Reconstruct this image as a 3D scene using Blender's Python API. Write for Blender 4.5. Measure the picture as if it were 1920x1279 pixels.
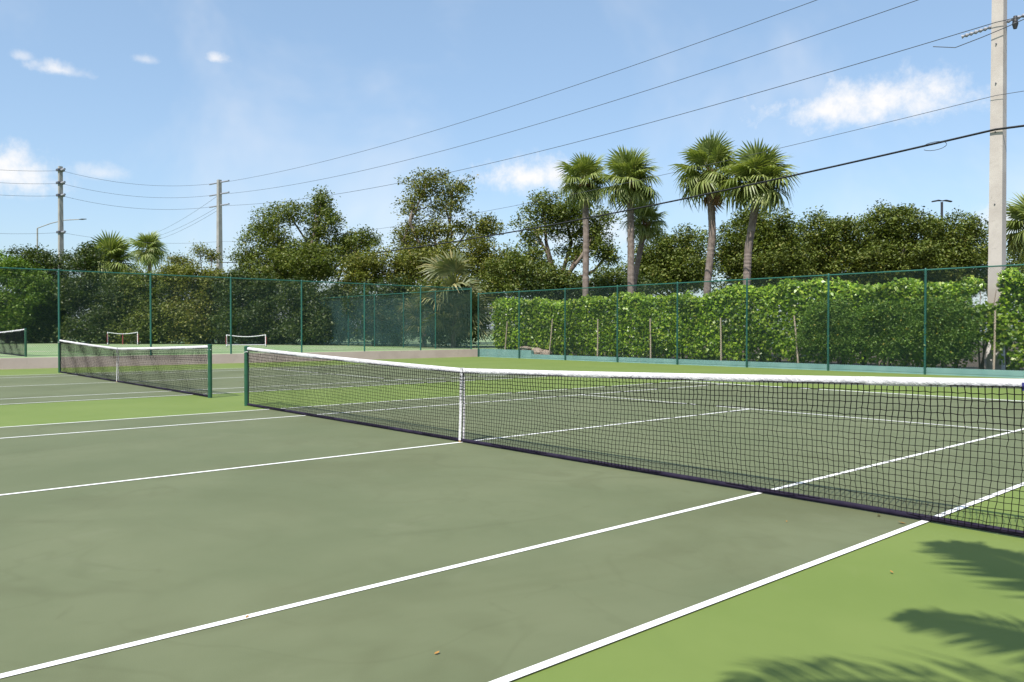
import bpy, math, random
import numpy as np
from mathutils import Vector, Matrix
R = math.radians
for o in list(bpy.data.objects): bpy.data.objects.remove(o)
scn = bpy.context.scene
C = scn.collection
# ---------------------------------------------------------------- camera
CAM = np.array([7.84995, -6.09243, 1.38341]); YAW, PITCH, ROLL, FPX = -.84916, -.01321, .00088, 1511.87
fw = np.array([math.sin(YAW)*math.cos(PITCH), math.cos(YAW)*math.cos(PITCH), math.sin(PITCH)])
_r = np.cross(fw, [0, 0, 1]); _r /= np.linalg.norm(_r); _u = np.cross(_r, fw)
rt = _r*math.cos(ROLL)+_u*math.sin(ROLL); up = -_r*math.sin(ROLL)+_u*math.cos(ROLL)
cam = bpy.data.cameras.new('camera'); camo = bpy.data.objects.new('camera', cam); C.objects.link(camo)
cam.sensor_width = 36; cam.lens = FPX/1920*36; cam.clip_end = 3000; cam.clip_start = .05
camo.matrix_world = Matrix(((rt[0], up[0], -fw[0], CAM[0]), (rt[1], up[1], -fw[1], CAM[1]), (rt[2], up[2], -fw[2], CAM[2]), (0, 0, 0, 1)))
scn.camera = camo
def ray(px, py): return fw+rt*(px-960)/FPX-up*(py-639.5)/FPX
def at(px, py, dep): return CAM+ray(px, py)*dep            # a pixel and a distance -> a point
def onY(Y, px, py): d = ray(px, py); return CAM+d*(Y-CAM[1])/d[1]
def onZ(z, px, py): d = ray(px, py); return CAM+d*(z-CAM[2])/d[2]
# ---------------------------------------------------------------- light and sky
SUNV = np.array([.26, -.745, 1.07]); SUNV /= np.linalg.norm(SUNV)
EL = math.asin(SUNV[2]); AZ = math.atan2(SUNV[0], SUNV[1])
sl = bpy.data.lights.new('sun', 'SUN'); sl.energy = 5.0; sl.angle = R(.53); sl.color = (1, .955, .88)
so = bpy.data.objects.new('sun', sl); C.objects.link(so); so.rotation_euler = Vector(SUNV).to_track_quat('Z', 'Y').to_euler()
scn.view_settings.view_transform = 'Standard'; scn.view_settings.look = 'None'
scn.view_settings.exposure = .4; scn.view_settings.gamma = 1; scn.view_settings.use_curve_mapping = False
world = bpy.data.worlds.new('World'); scn.world = world; world.use_nodes = True
class NT:
    def __init__(s, tree): s.t = tree; s.n = tree.nodes; s.l = tree.links
    def node(s, typ, **k):
        n = s.n.new(typ)
        for a, b in k.items(): setattr(n, a, b)
        return n
    def put(s, sock, v):
        if isinstance(v, bpy.types.NodeSocket): s.l.new(v, sock)
        elif v is not None: sock.default_value = v
    def math(s, op, a, b=None, c=None, clamp=False):
        n = s.node('ShaderNodeMath', operation=op, use_clamp=clamp)
        for i, v in enumerate((a, b, c)):
            if v is not None: s.put(n.inputs[i], v)
        return n.outputs[0]
    def dot(s, a, v):
        n = s.node('ShaderNodeVectorMath', operation='DOT_PRODUCT'); s.put(n.inputs[0], a); n.inputs[1].default_value = tuple(v); return n.outputs['Value']
    def noise(s, vec, scale, detail=4, rough=.55, dist=0):
        n = s.node('ShaderNodeTexNoise'); s.put(n.inputs['Vector'], vec); n.inputs['Scale'].default_value = scale
        n.inputs['Detail'].default_value = detail; n.inputs['Roughness'].default_value = rough; n.inputs['Distortion'].default_value = dist
        return n.outputs['Fac']
    def maprange(s, v, a, b, c=0., d=1., smooth=True):
        n = s.node('ShaderNodeMapRange', interpolation_type='SMOOTHSTEP' if smooth else 'LINEAR'); s.put(n.inputs[0], v)
        for i, x in enumerate((a, b, c, d)): n.inputs[i+1].default_value = x
        return n.outputs[0]
    def mix(s, f, a, b, blend='MIX'):
        n = s.node('ShaderNodeMix', data_type='RGBA', blend_type=blend); s.put(n.inputs[0], f)
        for i, v in ((6, a), (7, b)):
            if isinstance(v, (tuple, list)): v = tuple(v)+(1,)*(4-len(v))
            s.put(n.inputs[i], v)
        return n.outputs[2]
w = NT(world.node_tree); w.n.clear()
sky = w.node('ShaderNodeTexSky', sky_type='NISHITA', sun_disc=False, sun_elevation=EL, sun_rotation=AZ, air_density=1.0, dust_density=1.2, ozone_density=1.6)
tc = w.node('ShaderNodeTexCoord').outputs['Generated']
n1 = w.noise(tc, 9, 6, .6); n2 = w.noise(tc, 42, 6, .65)
nn = w.math('ADD', w.math('MULTIPLY', w.math('SUBTRACT', n1, .5), 1.9), w.math('MULTIPLY', w.math('SUBTRACT', n2, .5), 2.2))
mask = None
CLOUDS = [(1640, 195, 200, 62, 1.), (985, 335, 150, 46, 1.), (15, 330, 95, 62, .95), (115, 132, 60, 17, .8), (405, 110, 30, 16, .75), (270, 112, 26, 12, .45), (40, 106, 22, 12, .45), (190, 325, 48, 20, .5), (1900, 420, 90, 60, .75), (1500, -10, 60, 14, .4),
          (1105, 440, 150, 60, .5), (-500, 250, 180, 60, .9), (-250, 60, 120, 40, .8), (2500, 150, 200, 70, .9), (2900, 380, 180, 70, .9), (600, -500, 220, 60, .8), (1700, -700, 240, 80, .8)]
for px, py, wx, wy, dens in CLOUDS:
    d = ray(px, py); d /= np.linalg.norm(d); r_ = np.cross(d, [0, 0, 1]); r_ /= np.linalg.norm(r_); u_ = np.cross(r_, d)
    k = 1/np.linalg.norm(ray(px, py))/FPX
    a = w.math('DIVIDE', w.dot(tc, r_), wx*k); b = w.math('DIVIDE', w.dot(tc, u_), wy*k)
    b = w.math('MULTIPLY', b, w.maprange(b, -.2, .2, 1.5, 1.0))                     # flatter base
    q = w.math('SQRT', w.math('ADD', w.math('MULTIPLY', a, a), w.math('MULTIPLY', b, b)))
    v = w.math('ADD', w.math('SUBTRACT', 1.0, q), w.math('MULTIPLY', nn, .8))
    m = w.math('MULTIPLY', w.maprange(v, -.2, 1.1), dens)
    m = w.math('MULTIPLY', m, w.math('GREATER_THAN', w.dot(tc, d), .5))
    mask = m if mask is None else w.math('MAXIMUM', mask, m)
veil = w.math('MULTIPLY', w.maprange(w.noise(tc, 3.2, 5, .55, .4), .5, .8), .4)    # thin high veil everywhere
mask = w.math('MAXIMUM', mask, veil)
sepz = w.node('ShaderNodeSeparateXYZ'); w.put(sepz.inputs[0], tc)
col = w.mix(mask, w.mix(.4, sky.outputs[0], (2.0, 3.05, 4.25)), (5.3, 5.2, 5.15))
bg = w.node('ShaderNodeBackground'); w.put(bg.inputs[0], col); bg.inputs[1].default_value = .15
ow = w.node('ShaderNodeOutputWorld'); w.l.new(bg.outputs[0], ow.inputs[0])
# ---------------------------------------------------------------- helpers
def tag(o, label=None, cat=None, group=None, kind=None):
    for k, v in (('label', label), ('category', cat), ('group', group), ('kind', kind)):
        if v: o[k] = v
    return o
def link(o, parent=None):
    C.objects.link(o)
    if parent is not None: o.parent = parent
    return o
def empty(name, loc=(0, 0, 0), rz=0):
    o = bpy.data.objects.new(name, None); o.empty_display_size = .2; o.location = tuple(loc); o.rotation_euler = (0, 0, rz); return link(o)
def mesh_np(name, V, F, mat, smooth=False):
    V = np.asarray(V, np.float32); F = np.asarray(F, np.int32); m = bpy.data.meshes.new(name); k = F.shape[1]
    m.vertices.add(len(V)); m.vertices.foreach_set('co', V.ravel())
    m.loops.add(F.size); m.loops.foreach_set('vertex_index', F.ravel())
    m.polygons.add(len(F)); m.polygons.foreach_set('loop_start', np.arange(0, F.size, k, dtype=np.int32))
    try: m.polygons.foreach_set('loop_total', np.full(len(F), k, np.int32))
    except Exception: pass
    if smooth: m.polygons.foreach_set('use_smooth', np.ones(len(F), bool))
    m.materials.append(mat); m.update(calc_edges=True); m.validate()
    return m
def obj(name, mesh, parent=None, loc=(0, 0, 0)):
    o = bpy.data.objects.new(name, mesh); o.location = tuple(loc); return link(o, parent)
class MB:
    """collects simple shapes into ONE mesh"""
    def __init__(s): s.v = []; s.f = []
    def add(s, V, F):
        b = len(s.v); s.v += [tuple(map(float, p)) for p in V]; s.f += [tuple(b+i for i in f) for f in F]; return s
    def box(s, x0, x1, y0, y1, z0, z1):
        return s.add([(x0, y0, z0), (x1, y0, z0), (x1, y1, z0), (x0, y1, z0), (x0, y0, z1), (x1, y0, z1), (x1, y1, z1), (x0, y1, z1)],
                     [(3, 2, 1, 0), (4, 5, 6, 7), (0, 1, 5, 4), (1, 2, 6, 5), (2, 3, 7, 6), (3, 0, 4, 7)])
    def tube(s, pts, rad, n=6, caps=True, rot=0., sq=(1, 1)):
        P = np.asarray(pts, float); rad = np.broadcast_to(np.asarray(rad, float), (len(P),))
        T = np.gradient(P, axis=0); T /= np.linalg.norm(T, axis=1)[:, None]+1e-12
        ref = np.array([0, 0, 1.]) if abs(T[:, 2]).mean() < .8 else np.array([1., 0, 0])
        V = []
        for p, t, r in zip(P, T, rad):
            a = np.cross(t, ref); a /= np.linalg.norm(a); b = np.cross(a, t)
            for i in range(n):
                th = 2*math.pi*i/n+rot; V.append(p+r*(a*math.cos(th)*sq[0]+b*math.sin(th)*sq[1]))
        F = [(j*n+i, j*n+(i+1) % n, (j+1)*n+(i+1) % n, (j+1)*n+i) for j in range(len(P)-1) for i in range(n)]
        if caps: F += [tuple(range(n-1, -1, -1)), tuple((len(P)-1)*n+i for i in range(n))]
        return s.add(V, F)
    def mesh(s, name, mat, smooth=False):
        m = bpy.data.meshes.new(name); m.from_pydata(s.v, [], s.f); m.materials.append(mat); m.update()
        if smooth: m.polygons.foreach_set('use_smooth', [True]*len(m.polygons))
        return m
    def build(s, name, mat, parent=None, smooth=False, loc=(0, 0, 0)): return obj(name, s.mesh(name, mat, smooth), parent, loc)
# ---------------------------------------------------------------- materials
def mat(name, base, rough=.7, var=None, vscale=4., detail=5, bump=0., bscale=40., metal=0., spec=.4, stains=None, coords='Object', island=0., scuff=None):
    m = bpy.data.materials.new(name); m.use_nodes = True; t = NT(m.node_tree); p = t.n['Principled BSDF']
    p.inputs['Roughness'].default_value = rough; p.inputs['Metallic'].default_value = metal; p.inputs['Specular IOR Level'].default_value = spec
    co = t.node('ShaderNodeTexCoord').outputs[coords]
    c = tuple(base)+(1,)
    if var is not None: c = t.mix(t.maprange(t.noise(co, vscale, detail, .6), .3, .7), base, var)
    if stains:
        for col_, sc, lo, hi, amt in stains: c = t.mix(t.math('MULTIPLY', t.maprange(t.noise(co, sc, 6, .62, .6), lo, hi), amt), c, col_)
    if scuff:
        for sc, amt in ((.42, .26), (.9, .16)):
            q = t.math('ABSOLUTE', t.math('SUBTRACT', t.noise(co, sc, 2.5, .5, 1.2), .5))
            c = t.mix(t.math('MULTIPLY', t.maprange(q, .0, .035, 1., 0.), t.math('MULTIPLY', t.maprange(t.noise(co, .5, 2), .42, .62), amt)), c, scuff)
    if island:
        g = t.node('ShaderNodeNewGeometry').outputs['Random Per Island']
        c = t.mix(1, c, t.maprange(g, 0, 1, 1-island, 1+island, False), 'MULTIPLY')
    t.put(p.inputs['Base Color'], c)
    if bump:
        b = t.node('ShaderNodeBump'); b.inputs['Strength'].default_value = bump; b.inputs['Distance'].default_value = .02
        t.put(b.inputs['Height'], t.noise(co, bscale, 4, .6)); t.l.new(b.outputs[0], p.inputs['Normal'])
    return m
def leafmat(name, cols, trans=.3, rough=.5, spec=.35):
    m = bpy.data.materials.new(name); m.use_nodes = True; t = NT(m.node_tree); p = t.n['Principled BSDF']; out = t.n['Material Output']
    g = t.node('ShaderNodeNewGeometry').outputs['Random Per Island']
    cr = t.node('ShaderNodeValToRGB'); t.put(cr.inputs[0], g); e = cr.color_ramp.elements
    while len(e) < len(cols): e.new(.5)
    for i, (pos, c) in enumerate(cols): e[i].position = pos; e[i].color = tuple(c)+(1,)
    co = t.node('ShaderNodeTexCoord').outputs['Object']
    c = t.mix(1, cr.outputs[0], t.maprange(t.noise(co, .9, 3, .6), .3, .7, .75, 1.25), 'MULTIPLY')
    t.put(p.inputs['Base Color'], c); p.inputs['Roughness'].default_value = rough; p.inputs['Specular IOR Level'].default_value = spec
    tr = t.node('ShaderNodeBsdfTranslucent'); t.put(tr.inputs[0], t.mix(1, c, (1.25, 1.3, .55), 'MULTIPLY'))
    mx = t.node('ShaderNodeMixShader'); mx.inputs[0].default_value = trans
    t.l.new(p.outputs[0], mx.inputs[1]); t.l.new(tr.outputs[0], mx.inputs[2]); t.l.new(mx.outputs[0], out.inputs[0])
    return m
M = {}
M['court_in'] = mat('court_olive_acrylic', (.108, .127, .063), .75, (.132, .149, .078), .55, bump=.12, bscale=180, spec=.25,
                    stains=[((.092, .100, .046), .33, .48, .75, .6), ((.18, .19, .115), 1.3, .6, .8, .35), ((.085, .092, .045), 2.4, .62, .75, .35), ((.3, .3, .22), 45, .73, .78, .5), ((.075, .08, .04), 70, .72, .78, .4)], scuff=(.085, .093, .044))
M['court_out'] = mat('court_green_acrylic', (.128, .180, .040), .75, (.148, .198, .049), .6, bump=.12, bscale=180, spec=.25,
                     stains=[((.105, .155, .035), .4, .52, .8, .5), ((.185, .22, .08), 1.7, .6, .8, .3), ((.3, .32, .2), 45, .74, .79, .4)])
M['line'] = mat('line_white_paint', (.74, .74, .71), .7, (.80, .80, .78), 3, bump=.15, bscale=160, stains=[((.42, .43, .36), 5, .55, .8, .55), ((.3, .32, .24), 38, .62, .75, .5)])
M['terrace'] = mat('worn_green_acrylic', (.17, .28, .10), .8, (.25, .30, .17), .4, stains=[((.33, .31, .22), .3, .52, .75, .6)])
M['soil'] = mat('soil_mulch', (.05, .038, .026), .95, (.085, .065, .045), 2, bump=.5, bscale=15)
M['grass'] = mat('rough_grass', (.07, .10, .03), .9, (.14, .14, .06), .5, bump=.6, bscale=12)
M['pinkwall'] = mat('pinkish_concrete', (.50, .385, .35), .85, (.57, .45, .41), 1.2, bump=.2, bscale=30, stains=[((.33, .27, .23), 1.6, .58, .75, .6)])
M['curb'] = mat('blue_green_painted_concrete', (.17, .33, .31), .8, (.23, .40, .37), 1.5, bump=.15, bscale=30, stains=[((.32, .34, .28), 2, .6, .8, .6), ((.10, .17, .15), 3.1, .62, .8, .6)])
M['fence'] = mat('green_vinyl', (.012, .088, .066), .4, (.022, .115, .088), 3, spec=.5)
M['wire'] = mat('green_vinyl_wire', (.016, .05, .042), .5, spec=.35)
M['post'] = mat('dark_green_post_paint', (.010, .065, .032), .38, (.016, .085, .045), 5, spec=.5)
M['cord'] = mat('black_net_cord', (.006, .005, .007), .9, spec=.08)
M['tape'] = mat('dark_bottom_tape', (.014, .011, .026), .8, (.024, .019, .036), 8, spec=.15)
M['band'] = mat('white_vinyl_band', (.62, .61, .625), .6, (.50, .485, .51), 9, bump=.9, bscale=26, stains=[((.52, .50, .53), 9, .60, .78, .5)])
M['blue'] = mat('blue_tag_vinyl', (.03, .03, .16), .5)
M['brass'] = mat('brass_anchor', (.4, .25, .1), .4, metal=.8)
M['concrete'] = mat('pale_pole_concrete', (.38, .34, .31), .85, (.46, .42, .385), 1.3, bump=.15, bscale=18, stains=[((.25, .225, .205), .9, .52, .75, .6), ((.2, .18, .165), 7, .62, .75, .5)])
M['greypole'] = mat('grey_pole_concrete', (.24, .23, .215), .85, (.31, .30, .28), 1.5)
M['whitewash'] = mat('white_wash_paint', (.75, .72, .70), .8, (.6, .56, .54), 6)
M['steel'] = mat('grey_hardware', (.12, .12, .14), .5, metal=.5)
M['porcelain'] = mat('grey_porcelain', (.25, .26, .30), .3)
M['cable'] = mat('black_cable', (.015, .015, .018), .6)
M['thinwire'] = mat('weathered_wire', (.06, .065, .075), .6)
M['dark'] = mat('dark_lamp_metal', (.03, .03, .035), .5)
M['bark'] = mat('grey_brown_bark', (.105, .08, .06), .95, (.18, .145, .115), 3, bump=.8, bscale=9)
M['palmbark'] = mat('palm_bark', (.135, .105, .088), .95, (.225, .185, .16), 5, bump=.6, bscale=14, stains=[((.14, .10, .08), 3, .55, .75, .7)])
M['boots'] = mat('palm_leaf_bases', (.20, .10, .05), .9, (.30, .17, .09), 5, island=.3)
M['stake'] = mat('weathered_stake', (.36, .29, .22), .9, (.46, .38, .30), 6)
M['rock'] = mat('brown_rock', (.28, .21, .16), .95, (.40, .32, .26), 5, bump=.6, bscale=12)
M['white'] = mat('white_plastic', (.78, .77, .78), .5)
M['red'] = mat('red_plastic_clip', (.45, .06, .09), .5)
M['oakleaf'] = leafmat('oak_leaves', [(0, (.05, .075, .013)), (.5, (.108, .142, .026)), (.9, (.17, .205, .042)), (1, (.23, .21, .06))])
M['oakleaf_b'] = leafmat('olive_oak_leaves', [(0, (.065, .082, .014)), (.5, (.135, .155, .028)), (.92, (.205, .21, .04)), (1, (.24, .19, .055))])
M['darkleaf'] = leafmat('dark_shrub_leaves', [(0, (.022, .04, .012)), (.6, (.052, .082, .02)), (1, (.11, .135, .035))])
M['brightleaf'] = leafmat('bright_shrub_leaves', [(0, (.06, .12, .015)), (.6, (.11, .19, .025)), (1, (.2, .27, .04))])
M['clusia'] = leafmat('clusia_leaves', [(0, (.06, .125, .010)), (.45, (.165, .285, .016)), (.85, (.28, .41, .028)), (1, (.38, .43, .08))], .28, .36, .5)
M['fineleaf'] = leafmat('fine_shrub_leaves', [(0, (.085, .16, .025)), (.6, (.145, .25, .045)), (.97, (.21, .31, .065)), (1, (.5, .38, .04))])
M['palmleaf'] = leafmat('palm_fan_leaves', [(0, (.11, .15, .03)), (.5, (.19, .235, .06)), (1, (.29, .32, .11))], .28, .42, .5)
M['palmetto'] = leafmat('palmetto_leaves', [(0, (.10, .12, .05)), (.6, (.17, .19, .09)), (1, (.30, .26, .11))], .22, .45)
M['deadfrond'] = leafmat('dead_fronds', [(0, (.20, .12, .08)), (.6, (.34, .2, .14)), (1, (.42, .28, .2))], .2, .8, .1)
M['orangeleaf'] = leafmat('fallen_leaf', [(0, (.4, .16, .03)), (.5, (.32, .2, .06)), (1, (.12, .07, .03))], .1, .7)
m = bpy.data.materials.new('windscreen_fabric'); m.use_nodes = True; t = NT(m.node_tree)
p = t.n['Principled BSDF']; p.inputs['Base Color'].default_value = (.022, .07, .075, 1); p.inputs['Roughness'].default_value = .8
tr = t.node('ShaderNodeBsdfTransparent'); mx = t.node('ShaderNodeMixShader')
t.put(mx.inputs[0], t.maprange(t.noise(t.node('ShaderNodeTexCoord').outputs['Object'], .6, 4), .3, .7, .12, .32))
t.l.new(tr.outputs[0], mx.inputs[1]); t.l.new(p.outputs[0], mx.inputs[2]); t.l.new(mx.outputs[0], t.n['Material Output'].inputs[0])
M['screen'] = m
# ---------------------------------------------------------------- the setting: ground, courts, terrace
TZ = .36                                      # level of the upper terrace
XW = -25.1; YF = 20.5                         # retaining wall line, back fence line
def sheet(name, x0, x1, y0, y1, z, mt, parent=None, nx=1, ny=1):
    return MB().add([(x0, y0, z), (x1, y0, z), (x1, y1, z), (x0, y1, z)], [(0, 1, 2, 3)]).build(name, mt, parent)
tag(sheet('ground', -900, 900, -900, 900, -.03, M['grass']), kind='structure')
surround = tag(sheet('court_surround', XW, 12, -22, YF+.06, 0, M['court_out']), kind='structure')
tag(MB().box(-140, XW-.22, -60, 140, -.2, TZ).build('upper_terrace', M['terrace']), kind='structure')
tag(MB().box(XW-.2, 60, YF+.27, 140, -.2, .13).build('planting_bed', M['soil']), kind='structure')
def court(cx):
    s = tag(sheet('court_surface', cx-5.485, cx+5.485, -11.885, 11.885, .004, M['court_in']), kind='structure')
    def ln(x0, x1, y0, y1): sheet('painted_line', x0, x1, y0, y1, .008, M['line'], s)
    h = .025
    for x in (-5.46, 5.46): ln(cx+x-h, cx+x+h, -11.885, 11.885)
    for x in (-4.115, 4.115): ln(cx+x-h, cx+x+h, -11.785, 11.785)
    for y in (-11.835, 11.835): ln(cx-5.43, cx+5.43, y-.05, y+.05)
    for y in (-6.4, 6.4): ln(cx-4.085, cx+4.085, y-h, y+h)
    ln(cx-h, cx+h, -6.37, 6.37)
court(0); court(-15.0)
# ---------------------------------------------------------------- walls
wall = MB().box(XW-.2, XW, -60, YF+.05, -.2, .39).build('retaining_wall', M['pinkwall'])
tag(wall, 'low pinkish concrete retaining wall carrying the green chain link fence', 'wall')
cw = empty('curb_wall', (XW, YF+.16, 0)); tag(cw, 'low blue-green painted concrete curb stepping down behind the fence', 'wall')
MB().box(.02, 4.05, -.09, .09, -.1, .41).build('tall_section', M['curb'], cw)
MB().box(4.052, 60, -.088, .088, -.1, .215).build('low_section', M['curb'], cw)
# ---------------------------------------------------------------- tennis nets
rng = np.random.default_rng(4)
def net_top(x): a = abs(x)/6.4; return .914+.156*(a*.75+.25*a*a)
NX = 284; NZ = 20
def net_mesh():
    xs = np.linspace(-6.34, 6.34, NX+1); P = np.zeros((NX+1, NZ+1, 3))
    ph = rng.uniform(0, 6.28, 12)
    for i, x in enumerate(xs):
        top = net_top(x)-.05
        z = .045+(top-.045)*np.linspace(0, 1, NZ+1)
        s = np.linspace(0, 1, NZ+1); slack = np.sin(np.pi*s)*.5+(1-s)*.3
        P[i, :, 0] = x+.012*slack*np.sin(x*2.1+s*3+ph[0])+.03*(1-s)**3*np.sin(x*1.3+ph[1])
        P[i, :, 1] = .035*slack*np.sin(x*.9+ph[2])*np.sin(3*s)+.012*np.sin(x*4+s*5+ph[3])-.01
        P[i, :, 2] = z-.016*slack*(1+np.sin(x*1.7+ph[4]))
    P[:, 1:-1] += rng.normal(0, .0025, (NX+1, NZ-1, 3))
    rad = np.where(np.arange(NZ+1) > NZ-6, .0040, .0028)
    V = []; F = []; base = 0
    def cords(A, r):                                           # A (n cords, k points, 3)
        nonlocal base
        n, k, _ = A.shape; T = np.gradient(A, axis=1); T /= np.linalg.norm(T, axis=2)[..., None]
        b = np.array([0, 1., 0]); a = np.cross(T, b); a /= np.linalg.norm(a, axis=2)[..., None]; b = np.broadcast_to(b, a.shape)
        r = np.broadcast_to(r, (n, k))[..., None]
        ring = np.stack([A+r*a, A-r*.5*a+r*.87*b, A-r*.5*a-r*.87*b], 2)
        idx = np.arange(n*k*3).reshape(n, k, 3)+base
        for i in range(3):
            j = (i+1) % 3
            F.append(np.stack([idx[:, :-1, i], idx[:, :-1, j], idx[:, 1:, j], idx[:, 1:, i]], -1).reshape(-1, 4))
        V.append(ring.reshape(-1, 3)); base += n*k*3
    cords(P, rad[None, :]); cords(P.transpose(1, 0, 2), rad[:, None])
    return mesh_np('net_mesh', np.concatenate(V), np.concatenate(F), M['cord'])
def strip(fn_lo, fn_hi, thick, name, mt, n=180, x0=-6.36, x1=6.36, wr=.0):
    b = MB(); xs = np.linspace(x0, x1, n); V = []
    for x in xs:
        lo, hi = fn_lo(x), fn_hi(x); wv = wr*(math.sin(x*9.3)+math.sin(x*23.1+1)+.7*math.sin(x*41+2))
        mid = (lo+hi)/2
        V += [(x, -thick*.6+wv*.3, lo), (x, -thick+wv, mid), (x, -thick*.5, hi), (x, thick*.5, hi), (x, thick+wv, mid), (x, thick*.6+wv*.3, lo)]
    F = [(i*6+k, (i+1)*6+k, (i+1)*6+(k+1) % 6, i*6+(k+1) % 6) for i in range(n-1) for k in range(6)]
    F += [(5, 4, 3, 2, 1, 0), tuple((n-1)*6+k for k in range(6))]
    return b.add(V, F).mesh(name, mt, True)
nm = net_mesh()
hb = strip(lambda x: net_top(x)-.062, lambda x: net_top(x)+.004, .009, 'headband', M['band'], 900, wr=.0042)
bb = strip(lambda x: .010, lambda x: .052, .010, 'bottom_band', M['tape'], 200, wr=.004)
pb = MB().tube([(0, 0, -.05), (0, 0, .02), (0, 0, 1.06)], .042, 16); pb.tube([(0, 0, 1.06), (0, 0, 1.085), (0, 0, 1.095)], [.046, .046, .02], 16)
for z in (.27, .55, .83): pb.tube([(0, 0, z), (0, 0, z+.018)], .0445, 16)
pm = pb.mesh('post', M['post'], False)
lash = MB().tube([(0, -.047, .98), (.047, 0, .985), (0, .047, .98), (-.047, 0, .985), (0, -.047, .98)], .005, 5).tube([(.0, -.046, .98), (.1, -.02, .995)], .004, 5).mesh('lashing_cord', M['white'])
rope = MB().tube([(0, 0, .03), (0, 0, .98)], .006, 6).mesh('side_rope', M['cable'])
strap = MB()
for y, dx in ((-.016, -.02), (.018, .015)): strap.tube([(dx, y-.008, .03), (dx*.7, y, .35), (0, y, .86), (0, y, .922)], .025, 4, rot=math.pi/4, sq=(.09, 1.25))
strap.tube([(0, -.02, .918), (0, .02, .918)], .024, 4, rot=math.pi/4, sq=(1.0, .2))
strapm = strap.mesh('center_strap', M['band'])
anc = MB().tube([(0, 0, 0), (0, 0, .03)], .018, 8).mesh('strap_anchor', M['brass'])
def tennis_net(cx, y, z, label):
    t = empty('tennis_net', (cx, y, z)); tag(t, label, 'tennis net', 'full size tennis nets')
    obj('net_mesh', nm, t); obj('headband', hb, t); obj('bottom_band', bb, t); obj('center_strap', strapm, t); obj('strap_anchor', anc, t, (-.02, -.02, 0))
    for s in (-1, 1):
        q = obj('post', pm, t, (s*6.42, 0, 0)); l = obj('lashing_cord', lash, q); l.rotation_euler.z = 0 if s < 0 else math.pi
        obj('side_rope', rope, t, (s*6.35, 0, 0))
    return t
tn = tennis_net(0, 0, 0, 'long tennis net across the large foreground court with white strap')
MB().box(6.07, 6.2, -.0155, -.0125, .985, 1.04).build('blue_tag', M['blue'], tn)
tennis_net(-15.0, .15, 0, 'tennis net on the middle court in front of pinkish wall')
tennis_net(-27.5-6.42, .3, TZ, 'tennis net on the upper terrace behind the chain link fence')
# ---------------------------------------------------------------- chain link fences
PW = 3.2
def chain(wd, h0, h1, name):
    """one panel of crossing diagonal wires"""
    a = .068; sl = 1.25; V = []; F = []; r = .0031; H = h1-h0
    n = int((wd+H/sl)/a)+1
    for sgn in (1, -1):
        for i in range(n+1):
            x0 = i*a-H/sl
            pts = []
            ta, tb = 0., H
            if x0 < 0: ta = -x0*sl
            if x0+H/sl > wd: tb = (wd-x0)*sl
            if tb-ta < .02: continue
            A = np.array([x0+ta/sl, 0, h0+ta]); B = np.array([x0+tb/sl, 0, h0+tb])
            if sgn < 0: A[0] = wd-A[0]; B[0] = wd-B[0]
            off = .003*sgn; b = len(V); d = (B-A)/np.linalg.norm(B-A); nrm = np.cross(d, [0, 1, 0])
            for P in (A, B):
                for th in (0, 2.094, 4.189): V.append(P+[0, off, 0]+r*(nrm*math.cos(th)+np.array([0, 1, 0])*math.sin(th)))
            for k in range(3): F.append((b+k, b+(k+1) % 3, b+3+(k+1) % 3, b+3+k))
    return mesh_np(name, V, F, M['wire'])
def fence(name, P0, dirv, n, z0, H, label, posts=None, screen=(), pz=0.):
    f = empty(name, (P0[0], P0[1], z0), math.atan2(dirv[1], dirv[0])); tag(f, label, 'fence', 'green chain link fences')
    cm = chain(PW, .05, H-.02, 'chain_link_panel')
    pmh = MB().tube([(0, 0, -.3), (0, 0, H+.02)], .036, 10).tube([(0, 0, H+.02), (0, 0, H+.06)], [.04, .012], 10).mesh('fence_post', M['fence'], False)
    rl = MB().tube([(0, 0, 0), (PW, 0, 0)], .022, 8).mesh('top_rail', M['fence'])
    tw = MB().tube([(0, 0, 0), (PW, 0, 0)], .005, 4).mesh('bottom_wire', M['wire'])
    for i in range(n+1):
        obj('fence_post', pmh, f, (i*PW, 0, 0))
        if i < n:
            obj('chain_link_panel', cm, f, (i*PW, -.045, 0)); obj('top_rail', rl, f, (i*PW, 0, H)); obj('bottom_wire', tw, f, (i*PW, -.045, .06))
            if i in screen:
                b = MB(); V = [(PW*u, .05+.02*math.sin(u*9+i), z) for z in (.1, 1.2, 2.2, H-.25+.03*math.sin(i*2.)) for u in np.linspace(0, 1, 9)]
                b.add(V, [(r*9+c, r*9+c+1, (r+1)*9+c+1, (r+1)*9+c) for r in range(3) for c in range(8)]).build('windscreen', M['screen'], f, True, (i*PW, 0, 0))
    return f
fence('chain_link_fence', (XW+.06, YF), (1, 0), 11, 0, 3.3, 'tall green chain link fence before the bright hedge')
fence('chain_link_fence', (XW-.1, YF-.35), (0, -1), 13, .39, 3.17, 'tall green chain link fence standing on the pinkish retaining wall')
fence('chain_link_fence', (XW-.55, YF), (-1, 0), 12, TZ, 3.2, 'distant chain link fence with blue-green windscreen on the upper terrace', screen=range(1, 12))
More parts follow.
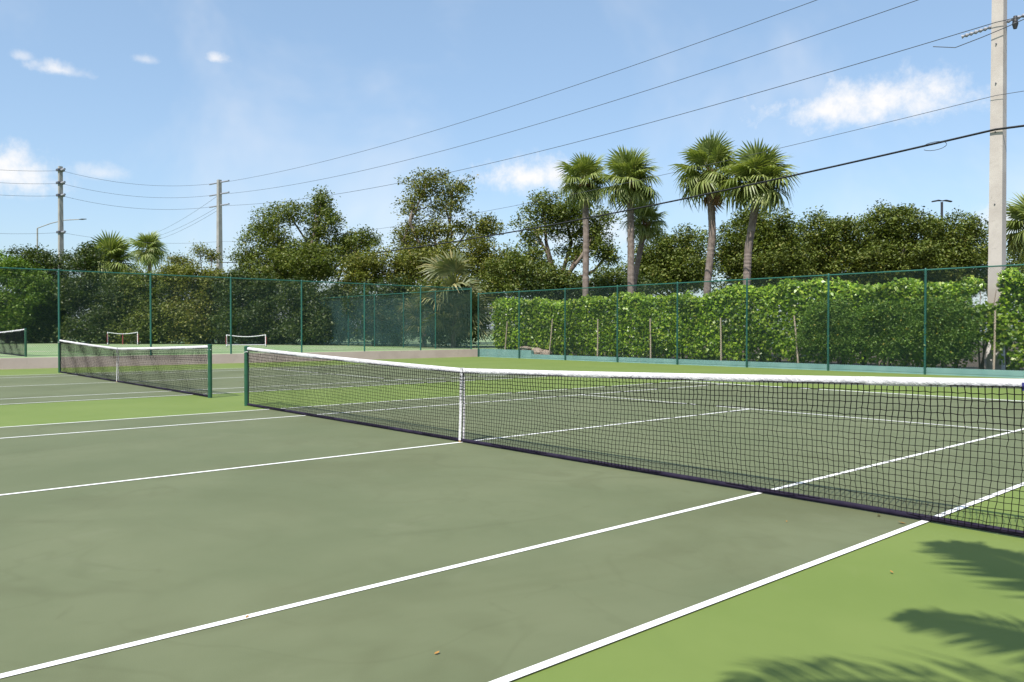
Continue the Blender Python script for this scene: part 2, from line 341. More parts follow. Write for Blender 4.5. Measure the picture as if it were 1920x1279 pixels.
# ---------------------------------------------------------------- mini nets on the terrace
def mini_net(A, B, label, mid, low):
    A = np.array(A); B = np.array(B); L = np.linalg.norm(B-A); t = empty('mini_net', (A[0], A[1], TZ), math.atan2(*(B-A)[[1, 0]])); tag(t, label, 'net', 'small portable nets')
    h = .86 if mid else .72
    for x in (0, L):
        MB().tube([(x, 0, .0), (x, 0, h+.03)], .03, 8).build('side_post', M['white'], t); MB().tube([(x+.03*(1 if x else -1), -.03, .15), (x+.03*(1 if x else -1), -.03, h-.1)], .016, 6).build('red_trim', M['red'], t)
        MB().tube([(x, -.45, .02), (x, .45, .02)], .022, 8).build('foot', M['dark'], t)
    xs = np.linspace(0, L, 15); sag = lambda x: -.11*math.sin(math.pi*x/L)
    MB().tube([(x, 0, h+sag(x)) for x in xs], .03, 6).build('top_band', M['white'], t)
    if mid: MB().tube([(L/2, 0, .0), (L/2, 0, h-.11)], .022, 6).build('middle_post', M['red'], t)
    if low: MB().tube([(x, 0, .1) for x in xs], .025, 6).build('bottom_band', M['white'], t)
    b = MB()
    for x in np.linspace(.1, L-.1, 30): b.tube([(x, 0, .1), (x, 0, h+sag(x))], .003, 3)
    for s in np.linspace(.15, .95, 9): b.tube([(x, 0, .1+(h-.1+sag(x))*s) for x in xs], .003, 3)
    b.build('netting', M['cord'], t)
mini_net(onZ(TZ, 202, 646.5)[:2], onZ(TZ, 258, 646)[:2], 'small portable net with a middle post on the terrace', True, False)
mini_net(onZ(TZ, 425, 650)[:2], onZ(TZ, 498, 649.5)[:2], 'small portable net with white bottom band beside dark shrubs', False, True)
# ---------------------------------------------------------------- foliage builders
def unit(n, rg): v = rg.normal(size=(n, 3)); return v/np.linalg.norm(v, axis=1)[:, None]
def leaf_faces(P, N, L, W, rg, fold=.15):
    n = len(P); t_ = np.cross(N, unit(n, rg)); t_ /= np.linalg.norm(t_, axis=1)[:, None]+1e-9; b = np.cross(N, t_)
    L = (L*rg.uniform(.65, 1.3, n))[:, None]; W = L*W
    V = np.stack([P-t_*L*.5, P+b*W*.5+N*L*fold+t_*L*.08, P+t_*L*.5, P-b*W*.5+N*L*fold+t_*L*.08], 1).reshape(-1, 3)
    return V, np.arange(n*4).reshape(-1, 4)
def wob(P, rg, sc):
    s = np.zeros(len(P))
    for k in range(7):
        q = rg.normal(size=3)*sc*(1+.35*k); s += np.sin(P@q+rg.uniform(0, 6.28))/(1+.25*k)
    return s/3.2
def clumps(blobs, per_m3, rg, gap=.15, sc=1.0, cap=9000):
    out = []
    for c, r in blobs:
        c = np.array(c); r = np.array(r); vol = 4.19*r.prod(); n = int(min(cap, max(25, vol*per_m3)))
        d = unit(n, rg); rad = rg.uniform(0, 1, n)**.42
        rad *= 1+.24*wob(d*2.2+c, rg, 1.3)                    # lumpy outline
        out.append(c+d*r*rad[:, None])
    P = np.concatenate(out); k = wob(P, rg, sc) > -1+gap*2-.35
    return P[k]
def foliage(P, per, spread, size, mt, rg, name, ratio=.55, upb=.5):
    n = len(P)*per
    Q = np.repeat(P, per, 0)+rg.normal(0, 1, (n, 3))*spread*np.array([1, 1, .7])
    N = unit(n, rg); N[:, 2] = np.abs(N[:, 2])*.7+upb; N /= np.linalg.norm(N, axis=1)[:, None]
    V, F = leaf_faces(Q, N, size, ratio, rg)
    return mesh_np(name, V, F, mt)
def tree(name, label, cat, base, blobs, mt, seed, size=.17, per_m3=3.2, per=16, spread=.27, trunk_r=.2, group=None, gap=.15, twigs=9, upb=.5, barkm='bark', stems=1, dens=1.35):
    rg = np.random.default_rng(seed); base = np.array(base, float)
    t = empty(name, base); tag(t, label, cat, group)
    bl = [(np.array(c)-base, np.array(r)) for c, r in blobs]
    P = clumps(bl, per_m3*dens, rg, gap)
    P = P[P[:, 2] > .1]
    obj('crown', foliage(P, int(per*2.6), spread*1.08, size*1.12, M[mt], rg, 'crown', upb=upb), t)
    b = MB(); cen = np.mean([c for c, r in bl], 0); zb = min(c[2]-r[2]*.6 for c, r in bl); fork = np.array([cen[0]*.35, cen[1]*.35, max(.4, zb*.8)])
    for s in range(stems):
        o = rg.normal(0, .15*(stems > 1), 3)*[1, 1, 0]
        b.tube([o+[0, 0, -.2], o+fork*[.4, .4, .5], fork], [trunk_r*1.25, trunk_r, trunk_r*.8], 8)
    for c, r in bl:
        md = fork+(c-fork)*.5+rg.normal(0, .12, 3)*np.linalg.norm(c-fork); ra = trunk_r*.55
        b.tube([fork, md, c], [ra, ra*.7, ra*.4], 6)
        near = P[np.argsort(np.linalg.norm((P-c)/r, axis=1))]
        for j in rg.integers(0, len(near), twigs):
            e = near[j]; s0 = md+(c-md)*rg.uniform(.1, 1)
            if np.linalg.norm((e-c)/r) < 1.5: b.tube([s0, (s0+e)/2+rg.normal(0, .12, 3), e], [ra*.35, ra*.22, ra*.08], 4, False)
    b.build('trunk', M[barkm], t, True)
    return t
def pxblobs(L, dep, dz=.8):
    """(px, py, rx px, ry px[, depth shift]) at a distance -> ellipsoids in metres"""
    out = []
    for q in L:
        d = dep+(q[4] if len(q) > 4 else 0); s = d/FPX; out.append((at(q[0], q[1], d), (q[2]*s, q[2]*s*dz, q[3]*s)))
    return out
def pxtree(name, label, cat, bpx, dep, L, mt, seed, zg=None, **k):
    b = at(bpx, 600, dep); b[2] = (TZ if b[0] < XW else .13) if zg is None else zg
    return tree(name, label, cat, b, pxblobs(L, dep), mt, seed, **k)
# ---------------------------------------------------------------- fan palms
def fan_frond(rg, pet=.75, R0=.85, nseg=34, span=2.75, droop=.35):
    V = []; F = []
    b = MB(); b.tube([(0, 0, 0), (pet*.5, 0, .05), (pet, 0, 0)], [.026, .018, .013], 5)
    for i in range(nseg):
        a = (i/(nseg-1)-.5)*2*span; Rr = R0*(1-.28*(abs(a)/span)**2)*rg.uniform(.9, 1.08)
        ca, sa = math.cos(a), math.sin(a); wv = Rr*.048; dr = droop*rg.uniform(.6, 1.5)
        hub = np.array([pet+.04*ca, .04*sa, 0]); pts = []
        for s in (0, .35, .68, 1):
            z = -.10*Rr*abs(sa)*s-dr*Rr*max(0, s-.45)**1.6*2+.05*(i % 2)*s*Rr
            pts.append(hub+np.array([ca*Rr*s*(1-.12*s*dr), sa*Rr*s*(1-.12*s*dr), z]))
        sd = np.array([-sa, ca, 0]); B = []
        for p_, ww in zip(pts, (.25, 1, .8, .06)): B += [p_-sd*wv*ww, p_+sd*wv*ww+[0, 0, wv*ww*.5]]
        b.add(B, [(0, 1, 3, 2), (2, 3, 5, 4), (4, 5, 7, 6)])
    return b
rgp = np.random.default_rng(11)
FR = [fan_frond(rgp, droop=d).mesh('frond', M['palmleaf']) for d in (.2, .4, .6, .85)]
FRP = [fan_frond(rgp, .8, .8, 26, 2.3, d).mesh('frond', M['palmetto']) for d in (.25, .55)]
FRD = [fan_frond(rgp, .5, .75, 18, 1.0, .9).mesh('dead_frond', M['deadfrond'])]
def add_fronds(t, centre, meshes, n, e0, e1, sc, rg, name='frond'):
    for i in range(n):
        f = (i+.5)/n; az = i*2.39996+rg.uniform(-.25, .25); el = e0+(e1-e0)*f**.9+rg.uniform(-.12, .12)
        m_ = meshes[min(len(meshes)-1, int(f*len(meshes)))]
        o = obj(name, m_, t, centre+rg.normal(0, .04, 3)); s = sc*rg.uniform(.88, 1.12)
        o.rotation_euler = (rg.uniform(-.35, .35), -el, az); o.scale = (s, s, s)
def sabal(label, pts_px, Y, crown_r, seed, n=34, rad=.2, group='tall fan palms behind the hedge', boots=True, dead=0, zb=.13):
    rg = np.random.default_rng(seed)
    W_ = [onY(Y, *q) for q in pts_px]; base = W_[0].copy()
    d0 = (W_[1]-W_[0]); base = W_[0]+d0*((zb-W_[0][2])/d0[2])*np.array([.5, .5, 1]); base[2] = zb
    t = empty('fan_palm', base); tag(t, label, 'palm tree', group)
    P = np.array([base*0]+[q-base for q in W_]); top = P[-1]
    # resample the trunk finely for the ring scars
    s = np.linspace(0, len(P)-1, 60); Q = np.stack([np.interp(s, range(len(P)), P[:, k]) for k in range(3)], 1)
    for _ in range(6): Q[1:-1] = (Q[:-2]+Q[1:-1]*2+Q[2:])/4
    rr = .86*rad*(1.18-.18*np.minimum(1, Q[:, 2]/1.2))*(1+.045*(np.arange(60) % 2))*(1+.03*rg.normal(size=60))
    rr[-8:] *= np.linspace(1, 1.25, 8)
    MB().tube(Q, rr, 12).build('trunk', M['palmbark'], t)
    b = MB()
    for i in range(46):
        a = i*2.4; h = .75*(i/46)-.55; dv = np.array([math.cos(a), math.sin(a), 0]); p0 = top+[0, 0, h]+dv*rad*1.0
        b.tube([p0, p0+dv*.07+[0, 0, .12], p0+dv*.17+[0, 0, .25+.1*rg.random()]], [.06, .05, .02], 4)
    b.build('leaf_bases', M['boots'], t)
    add_fronds(t, top+[0, 0, .28], FR, int(n*.8), 1.4, -.8, crown_r/1.5, rg)
    if dead: add_fronds(t, top, FRD, dead, -.9, -1.35, crown_r/1.5, rg, 'dead_frond')
    return t
sabal('tall fan palm with straight slim trunk beside a dense oak', [(1098, 540), (1099, 440), (1097, 350)], 26, 1.62, 1)
sabal('fan palm with pale straight trunk crossing a shorter leaning palm', [(1183, 540), (1183, 440), (1181, 352)], 25.5, 1.72, 2, 38)
sabal('short dark leaning fan palm tucked behind a taller palm', [(1188, 535), (1196, 490), (1209, 428)], 27.5, 1.35, 3, 26, .17)
sabal('tallest fan palm with orange leaf bases under its crown', [(1327, 525), (1336, 440), (1331, 335)], 25.2, 1.7, 4, 34, .19, dead=2)
sabal('fan palm with dark trunk curving outward and broad round crown', [(1400, 530), (1403, 465), (1422, 352)], 25.2, 1.72, 5, 42, .19)
sabal('low bushy fan palm with dead hanging fronds beyond the terrace', [(205, 560), (205, 530), (205, 500)], 15.0, 2.7, 6, 44, .25, None, dead=9, zb=TZ)
sabal('small fan palm in front of a far utility pole', [(280, 560), (280, 520), (280, 475)], 21, 2.1, 7, 30, .2, None, zb=TZ)
sabal('fan palm beyond the pale concrete pole, partly out of view', [(1935, 520), (1935, 480), (1938, 440)], 34, 1.6, 8, 30, .2, None)
def palmetto(px, py, Y, sc, n, seed, label):
    rg = np.random.default_rng(seed); c = onY(Y, px, py); c[2] = TZ if c[0] < XW else .13
    t = empty('palmetto_clump', c); tag(t, label, 'palmetto', 'palmetto clumps behind the fence corner')
    for i in range(n):
        az = i*2.4; h = rg.uniform(.1, 2.3)*sc; o = obj('frond', FRP[i % 2], t, (rg.normal(0, .25), rg.normal(0, .25), h)); s = sc*rg.uniform(.85, 1.25); o.scale = (s, s, s)
        o.rotation_euler = (rg.uniform(-.4, .4), -rg.uniform(.05, 1.25), az)
    MB().tube([(0, 0, -.1), (.05, 0, .8), (0, .1, 2.0*sc)], [.16, .14, .09], 8).build('stem', M['bark'], t)
palmetto(850, 640, 22.6, 1.55, 40, 1, 'tall pale palmetto clump rising beside the fence corner')
palmetto(795, 640, 22.4, 1.1, 26, 2, 'lower palmetto clump next to the tall corner clump')
palmetto(735, 645, 22.4, .9, 20, 3, 'smallest palmetto clump behind the blue-green windscreen')
# ---------------------------------------------------------------- trees
OT = 'oaks behind the courts'
pxtree('oak_tree', 'broad twin-topped oak rising behind the terrace fence', 'tree', 575, 62,
       [(505, 430, 48, 48), (540, 400, 30, 26), (600, 425, 48, 52), (605, 385, 24, 22), (462, 475, 34, 22), (655, 460, 46, 38), (555, 495, 110, 45), (690, 455, 26, 24), (470, 525, 60, 30)], 'oakleaf', 21, group=OT, per=22, per_m3=2.6, trunk_r=.28, gap=.2)
pxtree('oak_tree', 'tall open-crowned oak standing above its neighbours', 'tree', 815, 60,
       [(800, 345, 50, 24), (850, 350, 40, 26), (775, 385, 36, 26), (835, 385, 42, 24), (810, 430, 48, 32), (765, 440, 30, 24), (880, 430, 44, 30), (920, 425, 26, 20), (790, 480, 70, 36)], 'oakleaf_b', 22, group=OT, per=20, per_m3=2.4, trunk_r=.26, gap=.3)
pxtree('oak_tree', 'spreading dark oak behind the slim straight palm', 'tree', 1040, 54,
       [(1020, 385, 44, 32), (1060, 410, 60, 40), (1120, 430, 44, 40), (1000, 430, 34, 34), (1140, 475, 26, 26), (1085, 470, 50, 26), (990, 490, 50, 36)], 'oakleaf', 23, group=OT, per=22, per_m3=3, trunk_r=.3, gap=.2)
pxtree('oak_tree', 'low olive oak filling the gap below the tall open-crowned oak', 'tree', 740, 56,
       [(700, 500, 60, 40), (760, 510, 60, 40), (830, 500, 60, 38), (900, 490, 60, 44), (660, 520, 40, 40), (945, 510, 50, 36)], 'oakleaf_b', 24, group=OT, per=22, per_m3=3, trunk_r=.22)
pxtree('oak_tree', 'small rounded oak between the fence corner and the palms', 'tree', 990, 50,
       [(960, 505, 50, 34), (1020, 515, 50, 26), (1060, 528, 40, 18), (1140, 525, 34, 22)], 'oakleaf', 25, group=OT, per=22, per_m3=3.5, trunk_r=.18)
RT = 'trees in the far row behind the hedge'
for i, (lab, bx, L) in enumerate([
    ('olive tree between the leaning palm and the tallest palm', 1265, [(1235, 475, 44, 40), (1290, 465, 42, 36), (1265, 505, 60, 30), (1200, 510, 36, 26)]),
    ('round-topped tree behind the palm with curving trunk', 1430, [(1430, 430, 56, 40), (1380, 460, 40, 40), (1470, 460, 40, 38), (1425, 495, 80, 34)]),
    ('tree in the far row just beyond the curving palm', 1555, [(1545, 435, 44, 38), (1590, 450, 36, 40), (1520, 475, 40, 36), (1570, 495, 66, 30)]),
    ('largest tree of the far row, left of the twin-headed lamp', 1680, [(1665, 425, 46, 38), (1705, 430, 42, 40), (1640, 470, 44, 38), (1690, 485, 76, 34)]),
    ('tree under the twin-headed lamp beside the pale concrete pole', 1800, [(1780, 440, 40, 34), (1820, 445, 34, 36), (1795, 485, 60, 34), (1750, 475, 40, 36)]),
    ('sparse tree beyond the pale concrete pole', 1915, [(1915, 490, 28, 24), (1950, 470, 40, 40), (1990, 450, 50, 50)])]):
    pxtree('far_tree', lab, 'tree', bx, 60, [(a, b, c*1.2, d*1.08) for a, b, c, d in L]+[(L[0][0]-20, 525, 60, 30), (L[0][0]+50, 525, 60, 30)], 'oakleaf', 40+i, group=RT, per=20, per_m3=3, size=.19, trunk_r=.22, gap=.22)
# shrubs and thicket left, beyond the terrace
SH = 'shrubs in the thicket beyond the terrace'
for i, (lab, bx, dep, L, mt) in enumerate([
    ('bright green bush at the open end of the thicket', 15, 61, [(20, 510, 50, 32), (-40, 500, 60, 40), (60, 545, 50, 40), (10, 590, 70, 50)], 'brightleaf'),
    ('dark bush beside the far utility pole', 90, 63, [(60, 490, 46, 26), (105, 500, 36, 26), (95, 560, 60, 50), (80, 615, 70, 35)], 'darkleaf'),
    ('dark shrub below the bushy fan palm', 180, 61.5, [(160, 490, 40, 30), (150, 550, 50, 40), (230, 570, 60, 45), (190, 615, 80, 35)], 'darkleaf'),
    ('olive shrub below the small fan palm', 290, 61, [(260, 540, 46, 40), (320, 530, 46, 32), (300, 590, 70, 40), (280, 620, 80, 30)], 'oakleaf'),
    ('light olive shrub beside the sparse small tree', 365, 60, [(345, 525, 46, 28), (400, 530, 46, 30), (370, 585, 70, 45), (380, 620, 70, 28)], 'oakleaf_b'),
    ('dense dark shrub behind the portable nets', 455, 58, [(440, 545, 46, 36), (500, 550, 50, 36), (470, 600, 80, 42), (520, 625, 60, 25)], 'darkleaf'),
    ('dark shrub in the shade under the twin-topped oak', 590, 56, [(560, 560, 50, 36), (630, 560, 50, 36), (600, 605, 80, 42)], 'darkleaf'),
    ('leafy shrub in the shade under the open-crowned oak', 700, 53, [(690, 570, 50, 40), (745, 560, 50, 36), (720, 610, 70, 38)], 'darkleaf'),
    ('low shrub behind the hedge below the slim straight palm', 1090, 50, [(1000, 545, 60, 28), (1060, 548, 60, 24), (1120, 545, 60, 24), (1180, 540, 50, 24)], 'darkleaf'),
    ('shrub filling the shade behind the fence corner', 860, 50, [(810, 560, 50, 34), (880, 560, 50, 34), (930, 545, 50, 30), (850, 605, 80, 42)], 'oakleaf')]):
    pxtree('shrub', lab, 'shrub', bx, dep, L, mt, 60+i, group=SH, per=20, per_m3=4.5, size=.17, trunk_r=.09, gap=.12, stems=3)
pxtree('small_tree', 'sparse small tree with bare branches beside the far pole', 'tree', 400, 62, [(375, 470, 22, 10), (350, 495, 22, 9), (395, 480, 12, 8), (330, 488, 14, 7)], 'oakleaf_b', 80, per=10, per_m3=4, trunk_r=.1, size=.14)
# ---------------------------------------------------------------- hedge behind the back fence
HY = 21.75
def hedge(x0, x1, label, seed, notch=None):
    rg = np.random.default_rng(seed); L = x1-x0; t = empty('clusia_hedge', (x0, HY, .13)); tag(t, label, 'hedge', 'large-leaved hedge behind the fence')
    n = int(L*1050); X = rg.uniform(0, L, n); u = rg.uniform(0, 1, n)
    top = np.where(X+x0 < -11.5, 2.62, 2.80)+.10*np.sin(X*.8+seed)+.11*np.sin(X*2.3)+.07*np.sin(X*6.1)
    ang = rg.uniform(-.35, 3.6, n); shell = rg.uniform(.72, 1.0, n)
    Z = .08+(top-.08)*np.where(u < .7, rg.uniform(0, 1, n)**.8, 1-.1*rg.random(n)); Y = np.where(u < .55, -.62*shell, np.where(u < .7, rg.uniform(-.4, .6, n), rg.uniform(-.62, .6, n)))
    prof = np.sqrt(np.clip(1-((Z-1.7)/1.75)**4, .05, 1)); Y *= prof; Y += .16*np.sin(X*1.9+Z*2.1)*np.sin(X*.7)
    P = np.stack([X, Y, Z], 1); P = P[wob(P, rg, 1.6) > -.62-.25*(P[:, 2] > .8)+.25*(P[:, 2] < .4)]
    if notch is not None: P = P[~((np.abs(P[:, 0]+x0-notch-.12) < .42) & ((P[:, 2] > 2.0) | (P[:, 2] < .95)))]
    per = 4; Q = np.repeat(P, per, 0)+rg.normal(0, .075, (len(P)*per, 3)); m_ = len(Q)
    N = unit(m_, rg)*.75+np.array([.1, -.45, .55]); N /= np.linalg.norm(N, axis=1)[:, None]
    tt = np.cross(N, unit(m_, rg)); tt /= np.linalg.norm(tt, axis=1)[:, None]; b = np.cross(N, tt); Ls = rg.uniform(.10, .18, m_)[:, None]
    V = np.stack([Q-tt*Ls*.5, Q+b*Ls*.34+tt*Ls*.15+N*Ls*.1, Q+tt*Ls*.5, Q-b*Ls*.34+tt*Ls*.15+N*Ls*.1], 1).reshape(-1, 3)
    obj('foliage', mesh_np('foliage', V, np.arange(m_*4).reshape(-1, 4), M['clusia']), t)
    b = MB()
    for x in np.arange(.4, L, .75):
        for k in range(3):
            e = np.array([x+rg.normal(0, .35), rg.normal(0, .2), rg.uniform(1.6, 2.7)]); s0 = np.array([x+rg.normal(0, .06), rg.normal(0, .06), -.1])
            b.tube([s0, (s0+e)/2+rg.normal(0, .08, 3), e], [.035, .025, .01], 5)
    b.build('stems', M['bark'], t, True)
hedge(-24.6, -7.1, 'long bright green hedge of thick round leaves behind the fence', 1)
hedge(-7.1, 7.5, 'bright green hedge section wrapping the pale concrete pole', 2, notch=-1.33)
for i, (lab, px, rx) in enumerate([('fine-leaved dark green shrub against the hedge, by the leaning stake', 1560, 62), ('fine-leaved shrub with yellowing leaves in the middle of its row', 1660, 60), ('fine-leaved shrub next to the pale concrete pole', 1765, 58)]):
    c = onY(21.05, px, 640); s = 28.5/FPX
    tree('fine_shrub', lab, 'shrub', (c[0], 21.05, .13), [((c[0]-.5, 21.05, 1.35), (.75, .42, .75)), ((c[0]+.5, 21.05, 1.4), (.75, .42, .75)), ((c[0], 21.0, 1.9), (.9, .4, .55)), ((c[0]+.1, 21.0, .9), (.8, .36, .5))], 'fineleaf', 90+i, size=.065, per_m3=110, per=30, spread=.12, trunk_r=.035, group='fine-leaved shrubs in front of the hedge', dens=1, gap=.1, stems=2)
for i, (x0, y0, x1, y1, lab) in enumerate([(946, 655, 951, 603, 'leaning wooden stake nearest the fence corner'), (1029, 665, 1036, 598, 'wooden stake beside the brown rocks'), (1120, 668, 1121, 598, 'thin upright wooden stake, third from the fence corner'),
        (1220, 672, 1219, 597, 'upright wooden stake, fourth from the fence corner'), (1352, 678, 1351, 596, 'wooden stake, fifth from the fence corner'), (1497, 683, 1489, 592, 'leaning wooden stake beside the fine-leaved shrubs'), (1663, 690, 1664, 668, 'short stake under the middle fine-leaved shrub'), (1863, 694, 1866, 582, 'wooden stake in front of the pale concrete pole')]):
    a = onY(20.92, x0, y0); b = onY(20.92, x1, y1); a[2] = .05
    o = MB().tube([(0, 0, 0), tuple((b-a)*.5+[.01, 0, 0]), tuple(b-a)], [.034, .031, .028], 6).tube([tuple((b-a)*.8), tuple((b-a)*.82)], .037, 6).build('wooden_stake', M['stake'], None, False, a); tag(o, lab, 'stake', 'stakes along the hedge')
rg = np.random.default_rng(5)
for i, (px, sx, sz, lab) in enumerate([(985, .42, .13, 'flat brown rock lying on the taller curb section'), (1004, .40, .22, 'large brown rock just below the curb step'), (1020, .36, .15, 'smaller brown rock furthest from the curb step')]):
    c = onY(20.95, px, 655); V = []; n = 10
    for j in range(7):
        th = math.pi*j/6
        for k in range(n): a = 2*math.pi*k/n; q = 1+.18*rg.normal(); V.append((sx*math.sin(th)*math.cos(a)*q, sx*.6*math.sin(th)*math.sin(a)*q, sz*math.cos(th)*(1+.1*rg.normal())))
    o = MB().add(V, [(j*n+k, j*n+(k+1) % n, (j+1)*n+(k+1) % n, (j+1)*n+k) for j in range(6) for k in range(n)]).build('rock', M['rock'], None, False, (c[0], 20.92+.12*(i > 0), (.43 if i == 0 else .24)+sz*.3)); tag(o, lab, 'rock', 'rocks behind the curb')
# ---------------------------------------------------------------- utility poles, wires, lamps
def square_pole(name, loc, w0, w1, H, mt, label, rz=0):
    t = empty(name, loc, rz); tag(t, label, 'utility pole', 'concrete utility poles')
    b = MB(); b.tube([(0, 0, -.3), (0, 0, H*.5), (0, 0, H)], [w0*.707, (w0+w1)*.3535, w1*.707], 4, rot=math.pi/4); b.build('shaft', mt, t); return t
PR = np.array([-1.33, 22.75, .13])
pole = square_pole('utility_pole', PR, .42, .31, 15.6, M['concrete'], 'thick pale square concrete utility pole rising through the hedge', 0)
MB().box(-.216, .216, -.216, .216, -.05, .95).build('whitewashed_base', M['whitewash'], pole)
for z in (9.15, 7.6, 10.4, 5.3): MB().tube([(-.02, -.22, z), (-.02, -.12, z)], .022, 6).build('bolt', M['steel'], pole)
P4 = at(412, 600, 80); P4[2] = TZ; P1 = at(115, 600, 74); P1[2] = TZ
z4 = at(412, 338, 80)[2]-TZ; z1 = at(115, 313, 74)[2]-TZ
pA = square_pole('utility_pole', P4, .52, .34, z4, M['greypole'], 'distant grey utility pole with three horizontal insulators each side', R(10))
pB = square_pole('utility_pole', P1, .44, .30, z1, M['greypole'], 'distant grey utility pole beside the arched street lamp', R(10))
P3 = at(283, 600, 135); P3[2] = TZ; square_pole('utility_pole', P3, .45, .3, at(283, 441, 135)[2]-TZ, M['greypole'], 'farthest utility pole showing behind the small fan palm')
def insul(parent, z, side, L=1.5, r=.07, dz=0.):
    b = MB(); xs = np.linspace(.2, L, 14); b.tube([(side*x, 0, z+dz*(x/L)) for x in xs], [r if i % 2 else r*.45 for i in range(14)], 8); b.build('insulator', M['porcelain'], parent)
for y in (343, 364.5, 386):
    z = at(412, y, 80)[2]-TZ
    for s in (-1, 1): insul(pA, z, s, 1.7, .085)
for y in (320, 344, 367, 436):
    z = at(115, y, 74)[2]-TZ; insul(pB, z, 1, .9, .1); MB().box(-.25, .25, -.3, .3, z-.1, z+.1).build('bracket', M['steel'], pB)
def wire(A, B, sag, r, label, mt='thinwire', grp='overhead lines', n=40):
    A = np.array(A, float); B = np.array(B, float); s = np.linspace(0, 1, n)
    P = A+(B-A)*s[:, None]; P[:, 2] -= sag*4*s*(1-s)
    o = MB().tube(P-A, r, 4).build('overhead_wire', M[mt], None, False, A); tag(o, label, 'wire', grp); return P
zr = lambda y: PR[2]+0*y+onY(PR[1], 1868, y)[2]-.13
def top4(y): return at(412, y, 80)
spans = [(-118, 343, 1.05, .013, 'highest', 'thinwire'), (-45, 364.5, 1.25, .013, 'second highest', 'thinwire'), (47, 386, 1.3, .013, 'third', 'thinwire'), (183, 453, 1.2, .009, 'thin fourth', 'thinwire'), (246, 492, 1.2, .035, 'thick black', 'cable')]
for y, y4, sag, r, nm_, mt_ in spans:
    A = np.array([PR[0], PR[1]-.26, zr(y)]); wire(A, top4(y4), sag, r, nm_+' overhead line from the pale pole to the distant pole', mt_)
    Bx = np.array([46., PR[1]-2.0, A[2]+.55]); wire(A, Bx, .75, r, nm_+' overhead line leaving the pale pole away from the palms', mt_)
zc = zr(47)
for s in (-1, 1):
    insul(pole, zc-PR[2], s, 1.1, .07, .12 if s > 0 else -.1)
MB().tube([(-1.9, -.28, zc-.13-.28), (-1.2, -.3, zc-.13-.5), (-.4, -.3, zc-.13-.38), (.3, -.3, zc-.13-.25), (1.2, -.3, zc-.13-.05), (1.6, -.28, zc-.13+.1)], .014, 5).build('jumper_wire', M['thinwire'], pole)
MB().tube([(.5, -.15, zc-.45), (.5, -.15, zc-.3), (.5, -.15, zc-.05)], [.05, .09, .05], 10).build('cutout_switch', M['dark'], pole)
lp = onY(22.4, 1752, 274); MB().tube([(0.30*math.cos(a)*1.3, 0, .14*math.sin(a)) for a in np.linspace(-2.6, 2.6, 16)], .010, 5).build('cable_slack_loop', M['cable'], pole).matrix_world = Matrix.Translation(Vector(lp)-Vector(pole.location)) 
for y1, y4, k in ((320, 343, 'top'), (344, 364.5, 'middle'), (367, 386, 'lower')):
    wire(at(115, y1, 74), top4(y4), .75, .013, k+' line strung between the two distant poles')
    wire(at(115, y1, 74), at(-160, y1-19, 62), .3, .013, k+' line leaving the lamp-side distant pole toward open sky')
wire(at(115, 436, 74), top4(453), .5, .011, 'low thin line strung between the two distant poles')
wire(at(115, 436, 74), at(-160, 425, 62), .3, .011, 'low thin line leaving the lamp-side distant pole')
for y4, ye, xe, k in ((364.5, 441, 281, 'upper'), (386, 446, 283, 'middle'), (392, 452, 286, 'lower')):
    wire(top4(y4), at(xe, ye, 135), .4, .016, k+' line running from the distant pole down to the farthest pole')
t = empty('street_lamp', at(70, 600, 82)*[1, 1, 0]+[0, 0, TZ]); tag(t, 'slender street lamp with one long curved arm beyond the thicket', 'street lamp')
b0 = np.array(t.location); tp = at(70, 428, 82)-b0; e = at(158, 411, 82)-b0; md = at(120, 413, 82)-b0
MB().tube([(0, 0, 0), tp*.5, tp], [.11, .09, .07], 8).build('pole', M['greypole'], t); MB().tube([tp, (tp+md)/2+[0, 0, .08], md, e*.85+md*.15], .045, 6).build('arm', M['greypole'], t)
MB().tube([e-(e-md)*.25, e-(e-md)*.1, e+(e-md)*.1], [.07, .16, .08], 8, sq=(1, .45)).build('lamp_head', M['dark'], t)
t = empty('parking_lamp', at(1766, 600, 66)*[1, 1, 0]+[0, 0, .13]); tag(t, 'dark twin-headed area lamp above the far tree row', 'lamp'); b0 = np.array(t.location); tp = at(1766, 379, 66)-b0
MB().tube([(0, 0, 0), tp], .1, 8).build('pole', M['dark'], t)
for s in (-1, 1):
    v = np.array([rt[0], rt[1], 0])*s
    MB().tube([tp+v*.05+[0, 0, .1], tp+v*.3+[0, 0, .13], tp+v*.78+[0, 0, .04]], [.12, .2, .17], 8, sq=(1, .35)).build('lamp_head', M['dark'], t)
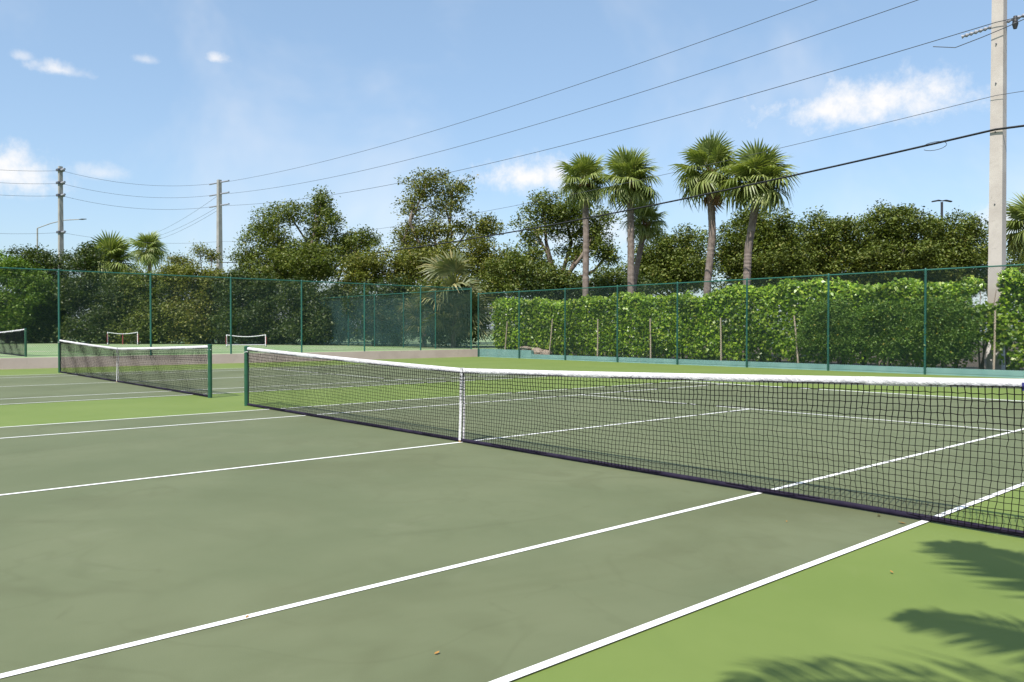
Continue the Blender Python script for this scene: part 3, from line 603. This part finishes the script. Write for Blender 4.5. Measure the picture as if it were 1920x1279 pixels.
# ---------------------------------------------------------------- feather palm beside the camera (its fronds shade the court corner)
def pinnate(rg, L=2.4, droop=1.0):
    b = MB(); n = 26; s = np.linspace(0, 1, n); P = np.stack([L*np.sin(s*1.25*droop)/(1.25*droop)*1.0, 0*s+.12*np.sin(s*2.5), .45*s*L*.5-.75*droop*L*.42*s**2.2], 1)
    b.tube(P, np.linspace(.03, .006, n), 5)
    for i in range(3, n-1):
        for k in range(2):
            f = s[i]+.5*k/n
            for sd in (-1, 1):
                p = P[i]+(P[i+1]-P[i])*.5*k; ln = (.36*math.sin(math.pi*min(1, f*.85+.14))+.06)*rg.uniform(.85, 1.1)
                d = np.array([.62, sd*.72, -.38+rg.normal(0, .1)]); d /= np.linalg.norm(d); e = p+d*ln; m_ = p+d*ln*.5+[0, 0, .03]; wv = np.array([.026, 0, .008])
                b.add([p-wv*.4, p+wv*.4, m_+wv, m_-wv, e+[0, 0, -.06], e+[.004, 0, -.06]], [(0, 1, 2, 3), (3, 2, 5, 4)])
    return b
rg = np.random.default_rng(31); pc = np.array([9.28, -5.16, 0])
t = empty('feather_palm', pc); tag(t, 'feather-leaved palm whose fronds shade the bright green court corner', 'palm tree')
MB().tube([(0, 0, -.2), (.05, .03, 2.2), (0, 0, 4.75)], [.17, .12, .10], 10).build('trunk', M['palmbark'], t)
PF = [pinnate(rg, 2.5, d).mesh('frond', M['palmleaf']) for d in (.75, 1.0, 1.25)]
for i, (az, el, k) in enumerate([(148, .15, 1), (176, -.05, 1), (207, .02, 2), (60, .2, 1), (20, .1, 0), (-20, .2, 1), (-60, 0, 2), (-100, .2, 1), (100, .1, 1), (40, .8, 0), (-80, .9, 0)]):
    o = obj('frond', PF[k], t, (0, 0, 4.7)); o.rotation_euler = (0, -el, R(az)); sc = {0: 1.4, 1: 1.08, 2: 1.5}.get(i, 1); o.scale = (sc, sc, sc)
# ---------------------------------------------------------------- fallen leaves and bits on the court
rg = np.random.default_rng(77)
for i, (px, py, L, lab) in enumerate([(1648, 967, .05, 'orange fallen leaf touching the net bottom band'), (1691, 981, .06, 'dark curled leaf lying just before the net near the doubles line'), (819, 1225, .028, 'small orange leaf on the open olive court'), (463, 1157, .025, 'small orange leaf beside the near singles line'), (1475, 978, .022, 'pale leaf fragment on olive court close to the net'), (1672, 1073-0, .03, 'tiny pale leaf on the bright green margin beside palm shadow')]):
    c = onZ(.009, px, py); a = rg.uniform(0, 6.28); V = []
    for k, (u, v, z) in enumerate([(-.5, 0, .0), (-.15, .24, .10), (.25, .2, .16), (.5, 0, .25), (.25, -.2, .1), (-.15, -.24, .05), (0, 0, .01)]): V.append((L*(u*math.cos(a)-v*math.sin(a)), L*(u*math.sin(a)+v*math.cos(a)), L*z+.001))
    o = MB().add(V, [(6, 0, 1), (6, 1, 2), (6, 2, 3), (6, 3, 4), (6, 4, 5), (6, 5, 0)]).build('fallen_leaf', M['orangeleaf'], None, False, c); tag(o, lab, 'leaf', 'leaves on the court')
